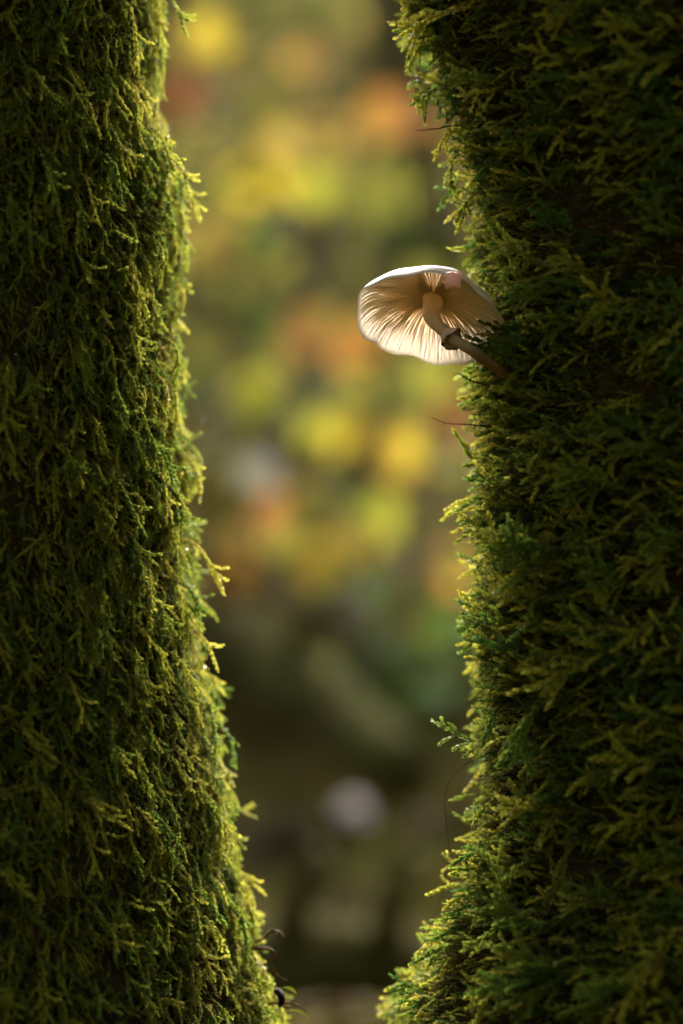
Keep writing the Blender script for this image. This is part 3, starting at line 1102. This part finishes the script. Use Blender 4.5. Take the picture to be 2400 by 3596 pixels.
def stone(name, px, py, y, s, mat, label, cat, group, seed):
    p = P(px, py, y)
    bm = bmesh.new()
    bmesh.ops.create_icosphere(bm, subdivisions=3, radius=1)
    for v in bm.verts:
        d = 1 + 0.28 * noise.noise(v.co * 1.3 + Vector((seed, 0, 0))) + 0.08 * noise.noise(v.co * 4 + Vector((seed, 3, 0)))
        v.co = Vector((v.co.x * s[0], v.co.y * s[1], v.co.z * s[2])) * d
    me = bpy.data.meshes.new(name)
    bm.to_mesh(me)
    bm.free()
    me.materials.append(mat)
    smooth(me)
    o = obj(name, me, None, p)
    return tag(o, label, cat, group)


def ground_hit(px, py):
    y = 0.5
    while y < 14:
        p = P(px, py, y)
        if p.z <= ground_z(p.x, y): return y
        y += 0.02
    return 14


for i, (px, py, s, mat, label) in enumerate([
    (1252, 2880, (.026, .026, .026), QUARTZ, 'pale pinkish pebble on the dark ground between the trunks'),
    (1462, 2960, (.018, .02, .016), STONE, 'dull grey pebble beside the pale pinkish one'),
    (1010, 2960, (.06, .05, .035), STONE, 'flat brownish stone lying by the hanging moss trunk'),
    (1240, 3390, (.07, .05, .022), STONE, 'flat grey stone half buried near the low branch'),
]):
    y = ground_hit(px, py)
    stone('stone', px, py, y, s, mat, label, 'stone', None, i * 3.3)


# low green shrubs on the slope
def shrub(px, py, n, rad, mats, label, seed):
    y = ground_hit(px, py)
    c = P(px, py, y)
    base = Vector((c.x, y, ground_z(c.x, y) - 0.01))
    t = empty('low_shrub', base, label, 'shrub', 'low green shrubs')
    rgx = random.Random(seed)
    vs, fs, ms, sv, sf = [], [], [], [], []
    for i in range(n):
        d = Vector((rgx.gauss(0, .5), rgx.gauss(0, .5), abs(rgx.gauss(0.5, .35)))) * rad
        s = rgx.uniform(0.03, 0.06)
        q = Euler((rgx.gauss(0.5, .5), rgx.gauss(0, .5), rgx.uniform(0, 6.3))).to_matrix()
        o = len(vs)
        for (x, yy, z) in ((0, 0, 0), (.45, .3, .08), (1, 0, -.1), (.45, -.3, .08)):
            vs.append(d + q @ Vector((x, yy, z)) * s)
        fs += [(o, o + 1, o + 2), (o, o + 2, o + 3)]
        ms += [rgx.randrange(len(mats))] * 2
        if i % 3 == 0:
            v, f = tube([Vector((0, 0, 0)), d * 0.5 + Vector((0, 0, 0.02)), d], [0.002, 0.0015, 0.001], 4)
            add(sv, sf, v, f)
    me = mesh('foliage', vs, fs, None, False)
    for m in mats: me.materials.append(LEAF[m])
    me.polygons.foreach_set('material_index', ms)
    obj('foliage', me, t)
    obj('stem', mesh('stem', sv, sf, TWIG), t)


for i, (px, py, n, rad, mats, label) in enumerate([
    (1310, 330, 130, .42, ['green', 'green', 'olive'], 'dark green shrub high on the slope near the dark trunk'),
    (1560, 2600, 90, .20, ['green'], 'dark green shrub beside the lower moss edge of the dark trunk'),
    (1010, 1640, 110, .35, ['green', 'olive'], 'green shrub behind the grey leaf in the middle of the slope'),
    (760, 1200, 110, .35, ['green', 'olive'], 'olive green shrub close to the hanging moss edge'),
    (860, 60, 140, .5, ['olive', 'green'], 'olive shrub at the very top of the slope'),
    (1180, 2400, 60, .2, ['green', 'olive'], 'small green shrub above the slanting log'),
    (900, 700, 110, .4, ['olive', 'ochre'], 'ochre tinged shrub behind the bright yellow leaf'),
]):
    shrub(px, py, n, rad, mats, label, 40 + i)

# leaf litter over the ground
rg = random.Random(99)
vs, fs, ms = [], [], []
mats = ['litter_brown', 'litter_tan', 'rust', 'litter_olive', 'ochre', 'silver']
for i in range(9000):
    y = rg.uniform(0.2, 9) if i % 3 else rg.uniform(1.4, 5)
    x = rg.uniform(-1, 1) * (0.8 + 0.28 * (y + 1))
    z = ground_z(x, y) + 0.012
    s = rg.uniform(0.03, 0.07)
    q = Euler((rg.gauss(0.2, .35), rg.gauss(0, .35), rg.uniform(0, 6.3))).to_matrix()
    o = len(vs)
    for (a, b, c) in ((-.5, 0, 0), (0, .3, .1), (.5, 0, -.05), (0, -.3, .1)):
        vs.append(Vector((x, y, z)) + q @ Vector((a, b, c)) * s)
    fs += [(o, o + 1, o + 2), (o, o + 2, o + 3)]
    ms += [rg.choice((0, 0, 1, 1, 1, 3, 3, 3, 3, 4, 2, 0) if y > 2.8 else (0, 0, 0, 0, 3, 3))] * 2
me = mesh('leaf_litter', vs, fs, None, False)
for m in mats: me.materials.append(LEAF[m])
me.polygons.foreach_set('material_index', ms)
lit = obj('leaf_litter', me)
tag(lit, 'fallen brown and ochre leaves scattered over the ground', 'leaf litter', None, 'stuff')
